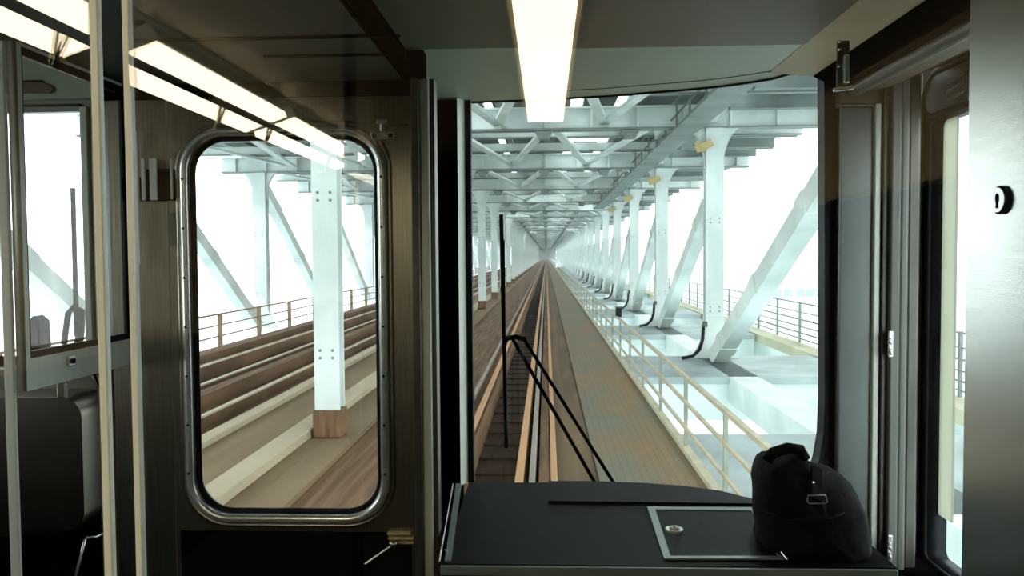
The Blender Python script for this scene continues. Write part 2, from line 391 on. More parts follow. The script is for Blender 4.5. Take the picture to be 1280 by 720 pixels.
# ---- black bag slumped on the console
def bag():
    bo = thing('shoulder_bag', 'soft black bag with a flap and metal buckle slumped on the console', 'bag', PZ(1010, 690, zt))
    DB = D1+.145
    outl = [(944, 600), (947, 585), (955, 571), (972, 567), (985, 561.5), (1001, 563), (1005, 573), (1025, 583), (1048, 590), (1066, 606), (1075, 640), (1079, 690), (1081, 712), (951, 712), (946, 680), (949, 662), (945, 640)]
    import itertools
    n = 40
    # resample outline
    L = [Vector(P(a, b_, DB)) for a, b_ in outl]; L.append(L[0])
    seg = [0]
    for i in range(len(L)-1): seg.append(seg[-1]+(L[i+1]-L[i]).length)
    pts = []
    for k in range(56):
        t = seg[-1]*k/56; i = max(j for j in range(len(seg)-1) if seg[j] <= t); f = (t-seg[i])/(seg[i+1]-seg[i]); pts.append(L[i].lerp(L[i+1], f))
    ctr = sum(pts, Vector())/len(pts)
    bm = MB(); rings = []
    prof = [(.0, -.16), (.45, -.155), (.75, -.13), (.93, -.08), (1, 0), (.97, .07), (.85, .11), (.5, .135), (0, .14)]
    bb = bm.bm
    from mathutils import noise
    for s, dy in prof:
        if s == 0:
            rings.append([bb.verts.new(ctr+V(0, dy*.8, 0))]); continue
        ring = []
        for p in pts:
            q = ctr.lerp(p, s); q = q+V(0, dy*.8, 0)
            nn = noise.noise(q*16)*.010+noise.noise(q*40)*.004
            dirv = (q-ctr).normalized(); q = q+dirv*nn*(.4 if s == 1 else 1)
            q.z = max(q.z, zt+.002+.001*abs(dy)) if True else q.z
            ring.append(bb.verts.new(q))
        rings.append(ring)
    for A, B in zip(rings, rings[1:]):
        for k in range(56):
            k2 = (k+1) % 56
            if len(A) == 1: bb.faces.new((A[0], B[k2], B[k]))
            elif len(B) == 1: bb.faces.new((A[k], A[k2], B[0]))
            else: bb.faces.new((A[k], A[k2], B[k2], B[k]))
    bd = bm.build('bag_body', 'bag', bo, True)
    fy = DB-.135
    # flap with rolled edge, strap, handle, buckle
    MB().tube([P(950, 640, fy+.03), P(985, 650, fy), P(1040, 648, fy), P(1066, 636, fy+.04)], .004, 8).build('flap_edge', 'bag', bd, True)
    MB().bar(P(1021, 585, fy+.05), P(1020, 625, fy-.004), .022, .006, (0, 1, 0)).build('strap', 'bag', bo)
    bx = [P(1010, 619, fy-.01), P(1032, 619, fy-.01), P(1034, 628, fy-.01), (P(1032, 629.5, fy-.01)), P(1011, 629.5, fy-.01), P(1009, 627, fy-.01)]
    MB().tube(bx, .0013, 8, True).build('buckle', 'steel', bo, True)
    MB().tube([P(1017, 603, fy+.0), P(1017, 603, fy-.012)], .0022, 10).build('stud', 'chrome', bo)
    MB().tube([P(958, 576, DB-.05), P(966, 566, DB-.05), P(985, 560, DB-.05), P(1000, 562, DB-.05), P(1006, 574, DB-.05)], .012, 10).build('handle', 'bag', bo, True)
    MB().tube([P(976, 690, fy+.0), P(983, 699, fy)], .0012, 6).build('zip_pull', 'chrome', bo)
bag()

# ---- right side: corner cabinet, channel, side door
DC = 2.02
gc = thing('corner_cabinet', 'tall grey steel corner cabinet panel right of the windshield', 'cabinet', (fx(1073, DC), DC, 0))
MB().box(fx(1049, DC), fx(1090, DC), DC, DC+.025, .01, fz(133, DC, 1070), .004).build('door', 'cabinet', gc)
MB().box(fx(1090, DC), fx(1098, DC), DC-.012, DF, .01, fz(130, DC, 1094), .003).build('edge_strip', 'alu', gc)
MB().box(fx(1047, DC), fx(1110, DC), DC-.004, DC+.06, fz(133, DC, 1070), CH+.25, .003).build('top_panel', 'brownpanel', gc)
MB().tube([P(1053, 131, DC-.006), P(1088, 131, DC-.006)], .003, 8).build('top_bead', 'brownpanel', gc)
struct(MB().box(fx(1033, DC+.07), fx(1050, DC), DC+.03, DC+.07, 0, CH+.3).build('wall_pillar_right', 'rubber'))
struct(MB().box(fx(1099, DC), fx(1106, DC), DC-.02, DF, 0, CH, .002).build('trim_9', 'steel_dark'))
struct(MB().box(fx(1106, DC), fx(1118, DC), DC-.035, DF, 0, fz(75, DC, 1110), .004).build('trim_10', 'channel'), 'pale steel channel beside the side door')
struct(MB().box(fx(1118, DC), fx(1130, DC), DC-.028, DF, 0, CH, .008).build('trim_11', 'channel'))
struct(MB().box(fx(1130, DC), fx(1147, DC), DC-.015, DF, 0, CH, .008).build('trim_12', 'steel_dark'))
for (a, b_, nm) in ((1112, 430, 'upper chrome coat hook on the steel channel by the side door'), (1111, 684, 'lower chrome coat hook on the steel channel beside the bag')):
    p = P(a, b_, DC-.035)
    hk = thing('coat_hook', nm, 'hook', p, 'hooks on the door channel')
    MB().box(p.x-.005, p.x+.007, p.y-.006, p.y, p.z-.032, p.z+.032, .003).build('plate', 'chrome', hk)
    MB().tube([p+V(0, -.006, .012), p+V(-.006, -.022, .004), p+V(-.012, -.028, .012)], .004, 8).build('prong', 'chrome', hk, True)
    MB().tube([p+V(0, -.006, -.012), p+V(-.004, -.018, -.022), p+V(-.008, -.024, -.012)], .0035, 8).build('prong', 'chrome', hk, True)
# side wall with door (plane x = XR)
def yz(px, py): q = PX(px, py, XR); return (q.y, q.z)
wy1 = yz(1162, 400)[0]; wtop = yz(1163, 152)[1]; wbot = yz(1163, 700)[1]
wy0 = wy1-.62
sd = plate('door_2', [(wy0-.12, .02), (wy1+.055, .02), (wy1+.055, wtop+.15), (wy0-.12, wtop+.15)], [rrect(wy0, wy1, wbot, wtop, .02)], XR, XR+.05, 'x', 'rubber')
struct(sd, 'side door with a tall window at the right edge')
MB().tube([(XR-.003, u, v) for u, v in rrect(wy0-.005, wy1+.005, wbot-.005, wtop+.005, .025, 6)], .006, 8, True).build('gasket', 'rubber', sd, True)
MB().tube([(XR-.004, u, v) for u, v in rrect(wy0-.10, wy1+.045, .05, wtop+.12, .09, 8)], .007, 8, True).build('seal', 'steel_dark', sd, True)
plate('glass_pane', rrect(wy0-.004, wy1+.004, wbot-.004, wtop+.004, .02), [], XR+.02, XR+.026, 'x', 'outglass', sd)
s1 = PX(1194, 400, XR+.031).y
MB().box(XR+.028, XR+.034, s1, wy1+.01, fz(650, 2.0), wtop+.01).build('frosted_sash', 'frosted', sd)
MB().prism([(XR-.001, u, v) for u, v in rrect(wy0-.09, wy1+.030, wtop+.018, wtop+.108, .04, 8)], (-.004, 0, 0)).build('head_panel', 'cabinet', sd)
# finger grip over the window
for k in range(3):
    q = PX(1199, 99+k*11, XR); MB().bar((XR-.010, q.y+.03, q.z-.004), (XR-.010, q.y-.05, q.z+.004), .010, .007).build('grip', 'chrome', sd)
struct(plate('wall_right', [(-7, 0), (DF+.2, 0), (DF+.2, 2.5), (-7, 2.5)], [[(wy0-.118, .022), (wy1+.053, .022), (wy1+.053, wtop+.148), (wy0-.118, wtop+.148)]], XR+.002, XR+.06, 'x', 'steel'), 'steel right side wall of the car')
# soffit ducts along the right top edge
def soff(x0, x1, z0, z1, mat, nm, b=.01, y0=.62, y1=DC+.0):
    return struct(MB().box(x0, x1, y0, y1, z0, z1, b).build(nm, mat))
def cove(pts, mat, nm, lab):
    return struct(MB().prism([(x, .62, CZ+z) for x, z in pts], (0, DC-.62, 0)).build(nm, mat), lab)
cove([(.55, .446), (.66, .438), (.66, .49), (.55, .49)], 'beige', 'trim_13', 'beige cove strip along the top right edge')
cove([(.66, .436), (.72, .408), (.74, .408), (.74, .49), (.66, .49)], 'black', 'trim_14', 'black duct along the top right edge')
cove([(.78, .40), (.83, .402), (.95, .452), (XR, .456), (XR, .49), (.78, .49)], 'brownpanel', 'trim_15', 'brown cove panel over the side door')
struct(MB().tube([(.757, .62, CZ+.402), (.757, DC, CZ+.402)], .017, 14).build('trim_16', 'channel', smooth=True), 'grey conduit along the black duct at top right')
cove([(.55, .495), (XR, .495), (XR, .52), (.55, .52)], 'black', 'trim_17', 'black lining above the cove')
# latch at the top of the windshield right side
lp = P(1053, 84, 1.60)
la = thing('latch', 'chrome and black latch at the top right corner of the windshield', 'latch', lp)
MB().box(lp.x-.012, lp.x+.012, lp.y-.006, lp.y, lp.z-.045, lp.z+.05, .002).build('plate', 'steel_dark', la)
MB().box(lp.x-.004, lp.x+.006, lp.y-.022, lp.y-.006, lp.z-.035, lp.z+.02, .003).build('lever', 'chrome', la)
for dz in (-.042, .0, .032, .047): MB().tube([lp+V(-.008, -.006, dz), lp+V(-.008, -.010, dz)], .003, 8).build('screw', 'chrome', la)
MB().tube([lp+V(-.02, -.01, -.046), lp+V(.016, -.014, -.042)], .004, 8).build('catch_pin', 'chrome', la)

# ---- near stainless panel at the right edge with key lock (swung open)
q0 = P(1207.5, 360, 1.20); dirp = V(0, -1, 0); nrm = V(-1, 0, 0)
rp = thing('equipment_locker', 'brushed stainless locker panel with an oval key lock at the right edge', 'locker', (q0.x, q0.y, 0))
e = q0+dirp*.55
MB().prism([(q0.x, q0.y, .02), (e.x, e.y, .02), (e.x, e.y, 2.35), (q0.x, q0.y, 2.35)], V(1, 0, 0)*.02).build('door', 'steel_h', rp)
d = ray(1253, 250); t = (q0-Vector((0, 0, CZ))).dot(nrm)/d.dot(nrm); lk = Vector((0, 0, CZ))+d*t
def disc(name, c, r, h0, h1, mat, par, n=28, sz=1.0):
    u = dirp; w = V(0, 0, 1)
    return MB().prism([c+nrm*h0+u*math.cos(2*math.pi*k/n)*r+w*math.sin(2*math.pi*k/n)*r*sz for k in range(n)], nrm*(h1-h0)).build(name, mat, par)
disc('lock_bezel', lk, .0195, 0, .004, 'rubber', rp); disc('lock_face', lk, .0165, .004, .007, 'steel_h', rp)
disc('keyhole', lk+V(0, 0, .002), .0045, .007, .0075, 'black', rp, sz=1.6); MB().prism([lk+nrm*.007+dirp*a+V(0, 0, b_) for a, b_ in ((-.002, 0), (.002, 0), (.003, -.011), (-.003, -.011))], nrm*.0006).build('keyhole_slot', 'black', rp)

# ---- left: glazed partition along the cab
XP = -.93
def yzp(px, py, x=XP): q = PX(px, py, x); return (q.y, q.z)
y0 = yzp(28, 300)[0]; y1 = yzp(166, 300)[0]
ztop = yzp(28, 32)[1]; zgt = yzp(28, 58)[1]; zgb = yzp(35, 449)[1]; zb = yzp(28, 491)[1]
gp = thing('glazed_partition', 'glazed side partition in a pale aluminium frame at the left', 'partition', (XP, (y0+y1)/2, 0))
plate('frame', [(y0, zb), (y1, zb), (y1, ztop), (y0, ztop)], [[(y0+.012, zgb), (y1-.01, zgb), (y1-.01, zgt), (y0+.012, zgt)]], XP-.018, XP, 'x', 'alu', gp)
plate('gasket', [(y0+.012, zgb), (y1-.01, zgb), (y1-.01, zgt), (y0+.012, zgt)], [[(y0+.018, zgb+.012), (y1-.018, zgb+.012), (y1-.018, zgt-.014), (y0+.018, zgt-.014)]], XP-.016, XP-.002, 'x', 'rubber', gp)
plate('glass_pane', [(y0+.015, zgb+.006), (y1-.014, zgb+.006), (y1-.014, zgt-.006), (y0+.015, zgt-.006)], [], XP-.011, XP-.006, 'x', 'outglass', gp)
gl = PX(87, 451, XP)
MB().box(XP, XP+.006, gl.y-.012, gl.y+.012, gl.z-.010, gl.z+.010, .002).build('catch_plate', 'chrome', gp)
MB().box(XP+.006, XP+.010, gl.y-.005, gl.y+.005, gl.z-.005, gl.z+.005, .001).build('catch_button', 'black', gp)
MB().box(XP-.01, XP+.004, gl.y-.03, gl.y-.012, zb-.03, zb, .003).build('lower_catch', 'steel', gp)
kn = PX(72, 73, XP); MB().tube([(XP-.001, kn.y, kn.z), (XP+.012, kn.y, kn.z)], .008, 14).build('knob', 'yellowtag', gp, True)
# near upright of the partition
struct(MB().box(fx(2, y0), fx(14, y0), y0-.004, y0+.004, 0, fz(20, y0, 8), .002).build('trim_18', 'post'), 'pale upright at the left edge carrying the glazed partition')
# far end wall beyond partition: left front window
fwx1 = fx(107, DF); fwx0 = XL+.12; fwt = fz(139, DF, 60)
wl = plate('wall_left_front', [(XL, 0), (fx(196, DF), 0), (fx(196, DF), CZ+.56), (XL, CZ+.56)], [[(fwx0, .95), (fwx1, .95), (fwx1, fwt), (fwx0, fwt)]], DF, DF+.04, 'y', 'cabinet'); struct(wl, 'grey front wall with a left window')
w2 = MB().box(fwx0-.01, fwx1+.01, DF+.015, DF+.022, .94, fwt+.01).build('window_2', 'outglass'); struct(w2, 'left front window')
MB().box(fwx0, fwx1, DF-.01, DF, fwt+.012, fwt+.018).build('head_line', 'rubber', w2)
MB().box(fwx1, fwx1+.02, DF-.012, DF+.01, .94, fwt+.01, .003).build('frame_right', 'sash', w2)
hd = MB().box(XL, -.99, DF-.03, DF-.001, fwt+.03, CZ+.559, .004).build('wall_left_header', 'header'); struct(hd, 'pale panel above the left front window')
gh = thing('sun_visor', 'brown sun visor pad on the pale panel above the left front window', 'visor', P(45, 110, DF-.04))
MB().prism([P(a, b_, DF-.04) for a, b_ in ((-30, 103), (50, 103), (62, 107), (66, 112), (62, 116), (-30, 116))], (0, .009, 0)).build('pad', 'brownpanel', gh)
MB().tube([P(-30, 101.5, DF-.04), P(52, 101.5, DF-.04)], .003, 8).build('hinge_rod', 'rubber', gh)
struct(plate('wall_left', [(-7, 0), (DF+.04, 0), (DF+.04, 2.5), (-7, 2.5)], [rrect(.62, 1.45, 1.30, 2.12, .06)], XL-.05, XL, 'x', 'beige'), 'left side wall of the car')
# left wiper and equipment silhouettes outside window 2
LWX = P(100, 425, DF+.1)
lw = thing('windshield_wiper', 'dark wiper linkage seen through the glazed partition at the left', 'wiper', P(90, 440, DF+.1))
MB().tube([P(80, 430, DF+.1), P(85, 392, DF+.1), P(92, 384, DF+.1), P(103, 388, DF+.1), P(101, 425, DF+.1)], .009, 8).build('linkage', 'rubber', lw, True)
MB().bar(P(91, 235, DF+.1), P(96, 420, DF+.1), .010, .01).build('blade', 'rubber', lw)
MB().bar(P(98, 385, DF+.11), P(99, 425, DF+.11), .022, .012).build('arm', 'black', lw); MB().box(LWX.x-.03, LWX.x+.01, DF+.04, DF+.12, .88, .945, .004).build('pivot_housing', 'black', lw); MB().bar((LWX.x-.01, DF+.11, LWX.z), (LWX.x-.01, DF+.11, .90), .02, .012, (0, 1, 0)).build('lower_arm', 'black', lw)
mi = thing('side_mirror', 'dark side mirror outside the left front window', 'mirror', P(40, 440, DF+.12))
MB().prism([P(a, b_, DF+.12) for a, b_ in ((30, 470), (33, 404), (41, 395), (49, 402), (51, 430), (49, 470))], (0, .05, 0)).build('housing', 'rubber', mi); q = P(40, 465, DF+.12); MB().box(q.x-.01, q.x+.01, DF+.04, DF+.13, .90, .93).build('bracket', 'rubber', mi); MB().box(q.x-.01, q.x+.01, DF+.12, DF+.14, .90, q.z+.02).build('stem', 'rubber', mi)
MB().prism([P(a, b_, DF+.118) for a, b_ in ((36, 430), (37, 406), (41, 400), (46, 405), (47, 430))], (0, .003, 0)).build('mirror_face', 'timber', mi)

# folded jump seat below the partition (dark metal shell)
js = thing('folding_seat', 'dark folded operator seat with rounded corners below the partition', 'seat', P(75, 690, 1.95))
def pxz(px, py, D): q = P(px, py, D); return (q.x, q.z)
A = pxz(-60, 497, 1.88); B = pxz(106, 665, 1.88)
rp_pts = rrect(A[0], B[0], B[1], A[1], .05, 8)
shell = plate('backrest', rp_pts, [], 1.88, 1.99, 'y', 'seatmetal', js)
bv = shell.modifiers.new('soft', 'BEVEL'); bv.width = .03; bv.segments = 4; bv.limit_method = 'ANGLE'
A = pxz(-60, 462, 2.0); B = pxz(127, 672, 2.0)
sh2 = plate('shell', rrect(A[0], B[0], B[1], A[1], .06, 8), [], 2.0, 2.06, 'y', 'seatmetal', js)
bv = sh2.modifiers.new('soft', 'BEVEL'); bv.width = .02; bv.segments = 3; bv.limit_method = 'ANGLE'
MB().tube([P(108, 672, 1.9), P(122, 671, 1.9), P(131, 666, 1.9), P(134, 655, 1.9)], .0035, 8).build('bottom_rod', 'chrome', js, True)
MB().tube([P(106, 674, 1.9), P(94, 722, 1.9)], .0035, 8).build('strut', 'chrome', js, True)
MB().tube([P(96, 460, 1.86), P(118, 468, 1.86), P(127, 490, 1.86), P(127, 520, 1.86)], .003, 8).build('cable', 'black', js, True)
struct(MB().box(XL, -.99, DW+.36, DW+.40, 0, fz(445, DW+.38)).build('wall_left_lower', 'black'))

# red hose with clips, dark pole next to it
ho_ = thing('air_hose', 'thin dull red hose clipped upright beside the glazed partition', 'hose', P(150, 662, 1.84))
MB().tube([P(148.5, 428, 1.84), P(149.5, 500, 1.84), P(151, 560, 1.84), P(154, 610, 1.84), P(154.5, 655, 1.84), P(152, 664, 1.84)], .0065, 10).build('hose', 'hose', ho_, True)
for (a, b_) in ((151, 568), (154.5, 650), (148, 445)):
    q = P(a, b_, 1.832); MB().box(q.x-.010, q.x+.010, q.y-.002, q.y+.006, q.z-.003, q.z+.003, .001).build('clip', 'whitelabel', ho_)
MB().tube([P(141.5, 300, 1.84), P(143, 330, 1.84), P(144, 430, 1.84)], .0015, 6).build('thin_cable', 'whitelabel', ho_)
struct(MB().box(fx(135, 1.9), fx(166, 1.9), 1.88, 1.92, 0, fz(425, 1.9)).build('wall_left_return', 'timber_dk'))
lb = MB().box(fx(150, 2.19), fx(157, 2.19), DF-.004, DF, fz(297, DF), fz(279, DF)).build('notice', 'whitelabel')
tag(lb, 'small white notice on the grey wall behind the left posts', 'notice')

# notice rack left of the storm door
nr = thing('document_rack', 'dark document rack with pale strips left of the storm door', 'rack', P(205, 250, DW))
MB().box(fx(158, DW), fx(222, DW), DW-.012, DW+.003, fz(251, DW, 195), fz(222, DW, 195), .002).build('tray', 'black', nr)
MB().box(fx(187, DW), fx(222, DW), DW-.010, DW+.003, fz(222, DW, 195), fz(212, DW, 195), .002).build('back_plate', 'black', nr)
for (a, b_, t0, t1) in ((177, 180.5, 165, 330), (184, 188.5, 199, 251), (194, 203, 199, 251), (219.5, 222, 200, 250)):
    MB().box(fx(a, DW), fx(b_, DW), DW-.018, DW-.0125, fz(t1, DW, 195), fz(t0, DW, 195), .001).build('strip', 'whitelabel', nr)
n2 = MB().box(fx(214, DW), fx(229, DW), DW-.006, DW-.0005, fz(308, DW, 222), fz(266, DW, 222)).build('notice', 'cabinet'); tag(n2, 'grey notice plate left of the storm door window', 'notice')

# hardware on the storm door / post
hp = P(479.5, 169.5, DW-.0)
h = thing('door_latch', 'bright warm lit chrome latch plate above right of the storm door window', 'latch', hp)
MB().box(hp.x-.028, hp.x+.028, DW-.014, DW-.001, hp.z-.010, hp.z+.010, .006).build('plate', 'chrome', h)
MB().tube([hp+V(0, -.008, .008), hp+V(0, -.008, .026)], .007, 12).build('swivel', 'steel', h)
MB().box(hp.x-.012, hp.x+.012, DW-.02, DW-.001, hp.z+.022, hp.z+.032, .003).build('cap', 'chrome', h)
for dx in (-.018, .018): MB().tube([hp+V(dx, -.016, -.002), hp+V(dx, -.013, -.002)], .005, 12).build('bolt', 'black', h)
cb = MB().box(hp.x+.012, fx(512, DW), DW-.006, DW-.0005, hp.z+.020, hp.z+.024, .001).build('latch_bar', 'steel_dark', h)
hq = P(502, 668, DW)
dh = thing('door_handle_set', 'brass coloured ribbed latch with a diagonal rod low on the storm door', 'latch', hq)
for k in range(3): MB().box(hq.x-.030+.002*k, hq.x+.024+.006*(k > 0), DW-.016, DW-.001, hq.z+.003-.010*k, hq.z+.009-.010*k, .002).build('rib', 'yellowtag', dh)
MB().tube([P(492, 680, DW-.02), P(456, 705, DW-.05)], .0028, 8).build('rod', 'chrome', dh)
MB().tube([P(492, 680, DW-.028), P(492, 680, DW-.001)], .009, 14).build('pivot', 'steel', dh, True)

# =================================================================== near bulkhead glass and posts
DG = .50
zlo, zhi = CZ-.32, CZ+.32
p1a, p1b, p2a, p2b = fx(113.5, DG, 0), fx(124, DG, 0), fx(154, DG, 0), fx(163, DG, 0)
def leanpost(pxa, pxb, name, label, mat):
    return struct(MB().box(pxa, pxb, DG-.003, DG+.003, zlo, zhi, .001).build(name, 'post'), label)
leanpost(p1a, p1b, 'trim_19', 'pale edge post of the left glass pane', 'alu')
leanpost(p2a, p2b, 'trim_20', 'pale edge post of the main glass pane', 'alu')
g1 = struct(MB().box(p2b, .95, DG-.004, DG+.002, zlo, zhi).build('window_3', 'pane'), 'clear glass pane between the passenger saloon and the cab')
g2 = struct(MB().box(-.95, p1a, DG-.004, DG+.002, zlo, zhi).build('window_4', 'pane'), 'left glass pane between the saloon and the cab')
struct(MB().box(XL, XR, DG-.02, DG+.02, 0, zlo).build('wall_bulkhead_lower', 'steel_dark'))
struct(MB().box(XL, XR, DG-.02, DG+.02, zhi, 2.5).build('wall_bulkhead_upper', 'beige'))
struct(MB().box(XL, -.95, DG-.02, DG+.02, zlo, zhi).build('wall_bulkhead_left', 'beige'))

# =================================================================== saloon behind the viewer (seen mirrored in the glass)
SZ = CZ+.62
struct(MB().box(XL, XR, -7, DG-.02, SZ+.02, SZ+.06).build('ceiling_saloon', 'beige'))
struct(MB().box(XL, XR, -7.05, -7, 0, 2.5).build('wall_back', 'black'))
struct(MB().box(XL+.001, XL+.012, -6.99, DF-.05, 0, 1.22).build('darkening_panel_left', 'black'), 'added dark lining that darkens reflections of the left wall')  # black sheet added to keep the locker's lower reflection dark
struct(MB().box(XR-.012, XR-.001, -6.99, DG-.03, 0, 1.82).build('darkening_panel_right', 'black'), 'added dark lining that darkens reflections of the right wall')  # added black sheet, dims what the pane mirrors low down
struct(MB().box(XR-.014, XR-.001, -6.99, DG-.03, 1.83, 2.2).build('trim_23', 'beige'), 'beige upper lining of the right saloon wall')
def mirrorY(D): return 2*DG-D
ct = MB().tube([(-.95, mirrorY(1.4), CZ+.575), (-.95, mirrorY(4.2), CZ+.575)], .007, 8).build('cove_highlight', 'post', smooth=True); tag(ct, 'added pale tube imitating highlights on the ceiling cove edge above the strip lights', 'rail')  # pale tube added to draw the highlight along the ceiling cove
fl = thing('ceiling_light', 'bright fluorescent ceiling light reflected at the top centre of the glass', 'light', (0, -1.7, SZ))
zc = CZ+.60
for (Da, Db) in ((1.5, 2.22), (2.26, 3.62)):
    MB().box(-.078, .078, mirrorY(Db), mirrorY(Da), zc, zc+.015, .003).build('diffuser', 'lamp', fl)
MB().box(-.095, .095, mirrorY(3.66), mirrorY(1.46), zc+.0155, SZ+.02, .003).build('housing', 'beige', fl)
# side strip lights: sloped diffusers
def strip(Da, Db, label):
    o = thing('strip_light', label, 'light', (-1.15, mirrorY(Db), SZ), 'side strip lights of the saloon')
    y_a, y_b = mirrorY(Db), mirrorY(Da)
    a, b_ = V(-1.04, 0, CZ+.565), V(-1.21, 0, CZ+.505)
    MB().prism([(a.x, y_a, a.z), (b_.x, y_a, b_.z), (b_.x, y_b, b_.z), (a.x, y_b, a.z)], (-.005, 0, .02)).build('diffuser', 'lamp', o)
    MB().prism([(a.x, y_a, a.z+.022), (b_.x, y_a, b_.z+.022), (b_.x, y_b, b_.z+.022), (a.x, y_b, a.z+.022)], (-.02, 0, .05)).build('housing', 'alu', o)
strip(1.05, 1.98, 'near strip light reflected at the top left corner')
strip(2.14, 3.20, 'middle strip light reflected between the left posts and storm door')
strip(3.32, 4.60, 'far strip light reflected across the storm door window')
gr_ = thing('grab_rail', 'dark grab rail reflected along the strip lights at top left', 'handrail', (-1.12, -1, CZ+.5))
MB().tube([(-1.055, mirrorY(1.05), CZ+.505), (-1.055, mirrorY(4.4), CZ+.505)], .012, 12).build('rail', 'steel_dark', gr_, True)
for D in (1.73, 2.6, 3.05, 3.9):
    y = mirrorY(D); MB().tube([(-1.055, y+.012, CZ+.505), (-1.08, y, CZ+.42), (-1.16, y, CZ+.40)], .006, 8).build('bracket', 'steel', gr_, True)
    MB().tube([(-1.055, y-.03, CZ+.505), (-1.08, y, CZ+.42)], .005, 8).build('bracket', 'steel', gr_, True)
pole = MB().tube([(-.50, mirrorY(2.05), .02), (-.50, mirrorY(2.05), SZ)], .019, 16).build('grab_pole', 'steel', smooth=True)
tag(pole, 'vertical steel grab pole reflected faintly in the glass left of the storm door', 'pole')

# =================================================================== OUTSIDE: the bridge
H = 2.83; ZR = CZ-H                           # rail level
S = 10.3                                     # bay length
Y0 = 23.0
NB = 34
YE = 700
ZG = CZ+3.55
ORD = ['nearest', 'second nearest', 'third nearest', 'fourth nearest', 'fifth nearest', 'sixth nearest', 'seventh nearest', 'eighth nearest', 'ninth nearest', 'tenth nearest']
def rep(proto_fn, base_label, far_label, group, k0=0, n=NB, y_first=Y0):
    """proto_fn(y) builds the thing at y; copies march away one bay at a time"""
    pr = proto_fn(y_first)
    for k in range(n):
        lab = base_label % ORD[k] if k < 8 else far_label
        if k == 0: pr['label'] = lab; pr['group'] = group
        else: copy_tree(pr, k*S, lab, group)
    return pr
# --- long running pieces
def longbox(name, x0, x1, z0, z1, mat, label, cat, y0=2.6, y1=YE, bev=0):
    o = MB().box(x0, x1, y0, y1, z0, z1, bev).build(name, mat)
    return tag(o, label, cat)
XW = 1.97
track_slab = struct(MB().box(-3.05, -1.06, 2.6, YE, ZR-.80, ZR-.12).build('floor_track_left', 'timber'), 'brown timber deck left of the near track')
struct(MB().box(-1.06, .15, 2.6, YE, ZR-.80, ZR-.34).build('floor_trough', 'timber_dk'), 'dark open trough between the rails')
struct(MB().box(.131, .64, 2.6, YE, ZR-.80, ZR-.02).build('floor_plate', 'plank'), 'brown plate between rail and walkway')
struct(MB().box(.652, XW+.06, 2.6, YE, ZR-.30, ZR-.01).build('floor_walkway', 'grating'), 'steel grating walkway beside the near track')
longbox('running_rail', -1.285, -1.185, ZR-.12, ZR+.02, 'rail', 'left orange brown running rail of the near track', 'rail', bev=.02)
longbox('guard_timber', -1.15, -1.06, ZR-.12, ZR-.03, 'timber', 'brown guard timber just right of the left running rail', 'timber')
longbox('conductor_rail', -1.53, -1.46, ZR-.12, ZR+.02, 'rail_grey', 'thin grey rail left of the left running rail', 'rail', bev=.015)
longbox('guard_rail', -.415, -.305, ZR-.34, ZR, 'rail', 'orange guard beam along the right side of the dark trough', 'rail', bev=.02)
longbox('running_rail', -.235, -.155, ZR-.34, ZR+.01, 'rail_grey', 'grey worn running rail right of the orange guard beam', 'rail', bev=.02)
longbox('guard_timber', -.11, .03, ZR-.34, ZR-.03, 'timber', 'brown guard timber between grey rail and brown plate', 'timber')
longbox('edge_beam', .045, .13, ZR-.34, ZR+.01, 'rail', 'orange brown edge beam along the brown plate', 'beam', bev=.02)
longbox('edge_strip', .64, .652, ZR-.18, ZR-.002, 'timber_dk', 'dark joint line between plate and grating walkway', 'joint')
# sleepers in the trough
for k in range(60):
    y = 4.2+k*.9
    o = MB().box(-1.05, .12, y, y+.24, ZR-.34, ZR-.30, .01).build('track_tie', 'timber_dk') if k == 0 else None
    if k == 0: first_tie = o; base_y = y
    else: o = first_tie.copy(); C.objects.link(o); o.location.y = y-base_y
    tag(o, 'dark timber tie in the trough between the rails', 'tie', 'ties between the rails of the near track')

# --- walkway railing: one thing per bay, rails + posts as parts
def railing(y, x, top, ns, mat_r, mat_p, name, cat='railing', L=S, nrails=3, base=ZR, pw=.05):
    o = thing(name, '', cat, (x, y, base))
    for k in range(nrails):
        z = base+top*(k+1)/nrails if nrails > 1 else base+top
        MB().bar((x, y, z), (x, y+L, z), .045 if k < nrails-1 else .06, .04 if k < nrails-1 else .05).build('rail', mat_r, o)
    for k in range(ns):
        yy = y+(k+.5)*L/ns
        MB().bar((x+.04, yy, base-.15), (x+.04, yy, base+top), pw, pw, (0, 1, 0)).build('post', mat_p, o)
    return o
rr_ = railing(2.6, XW, 1.10, 4, 'railing', 'railpost', 'walkway_railing', L=S)
for k in range(14):
    lab = ('%s length of beige railing along the right of the walkway' % ORD[k]) if k < 8 else 'far length of beige railing along the right of the walkway'
    if k == 0: rr_['label'] = lab; rr_['group'] = 'railing lengths beside the walkway'
    else: copy_tree(rr_, k*S, lab, 'railing lengths beside the walkway')
longbox('toe_board', XW-.02, XW+.09, ZR-.2, ZR+.06, 'railing', 'beige toe board along the foot of the walkway railing', 'kerb')
longbox('far_railing', XW-.02, XW+.02, ZR+1.05, ZR+1.11, 'railing', 'top rail of the walkway railing receding to the vanishing point', 'railing', y0=2.6+14*S)
# small signal post on the railing
sp = PX(771, 395, XW)
sb = thing('signal_box', 'small dark box on a railing post beside the walkway', 'box', (XW+.04, sp.y, ZR+1.1))
MB().box(XW-.03, XW+.13, sp.y-.08, sp.y+.08, ZR+1.1, ZR+1.36, .01).build('case', 'rubber', sb)
MB().box(XW-.05, XW+.15, sp.y-.10, sp.y+.10, ZR+1.36, ZR+1.39, .005).build('lid', 'steel_dark', sb)

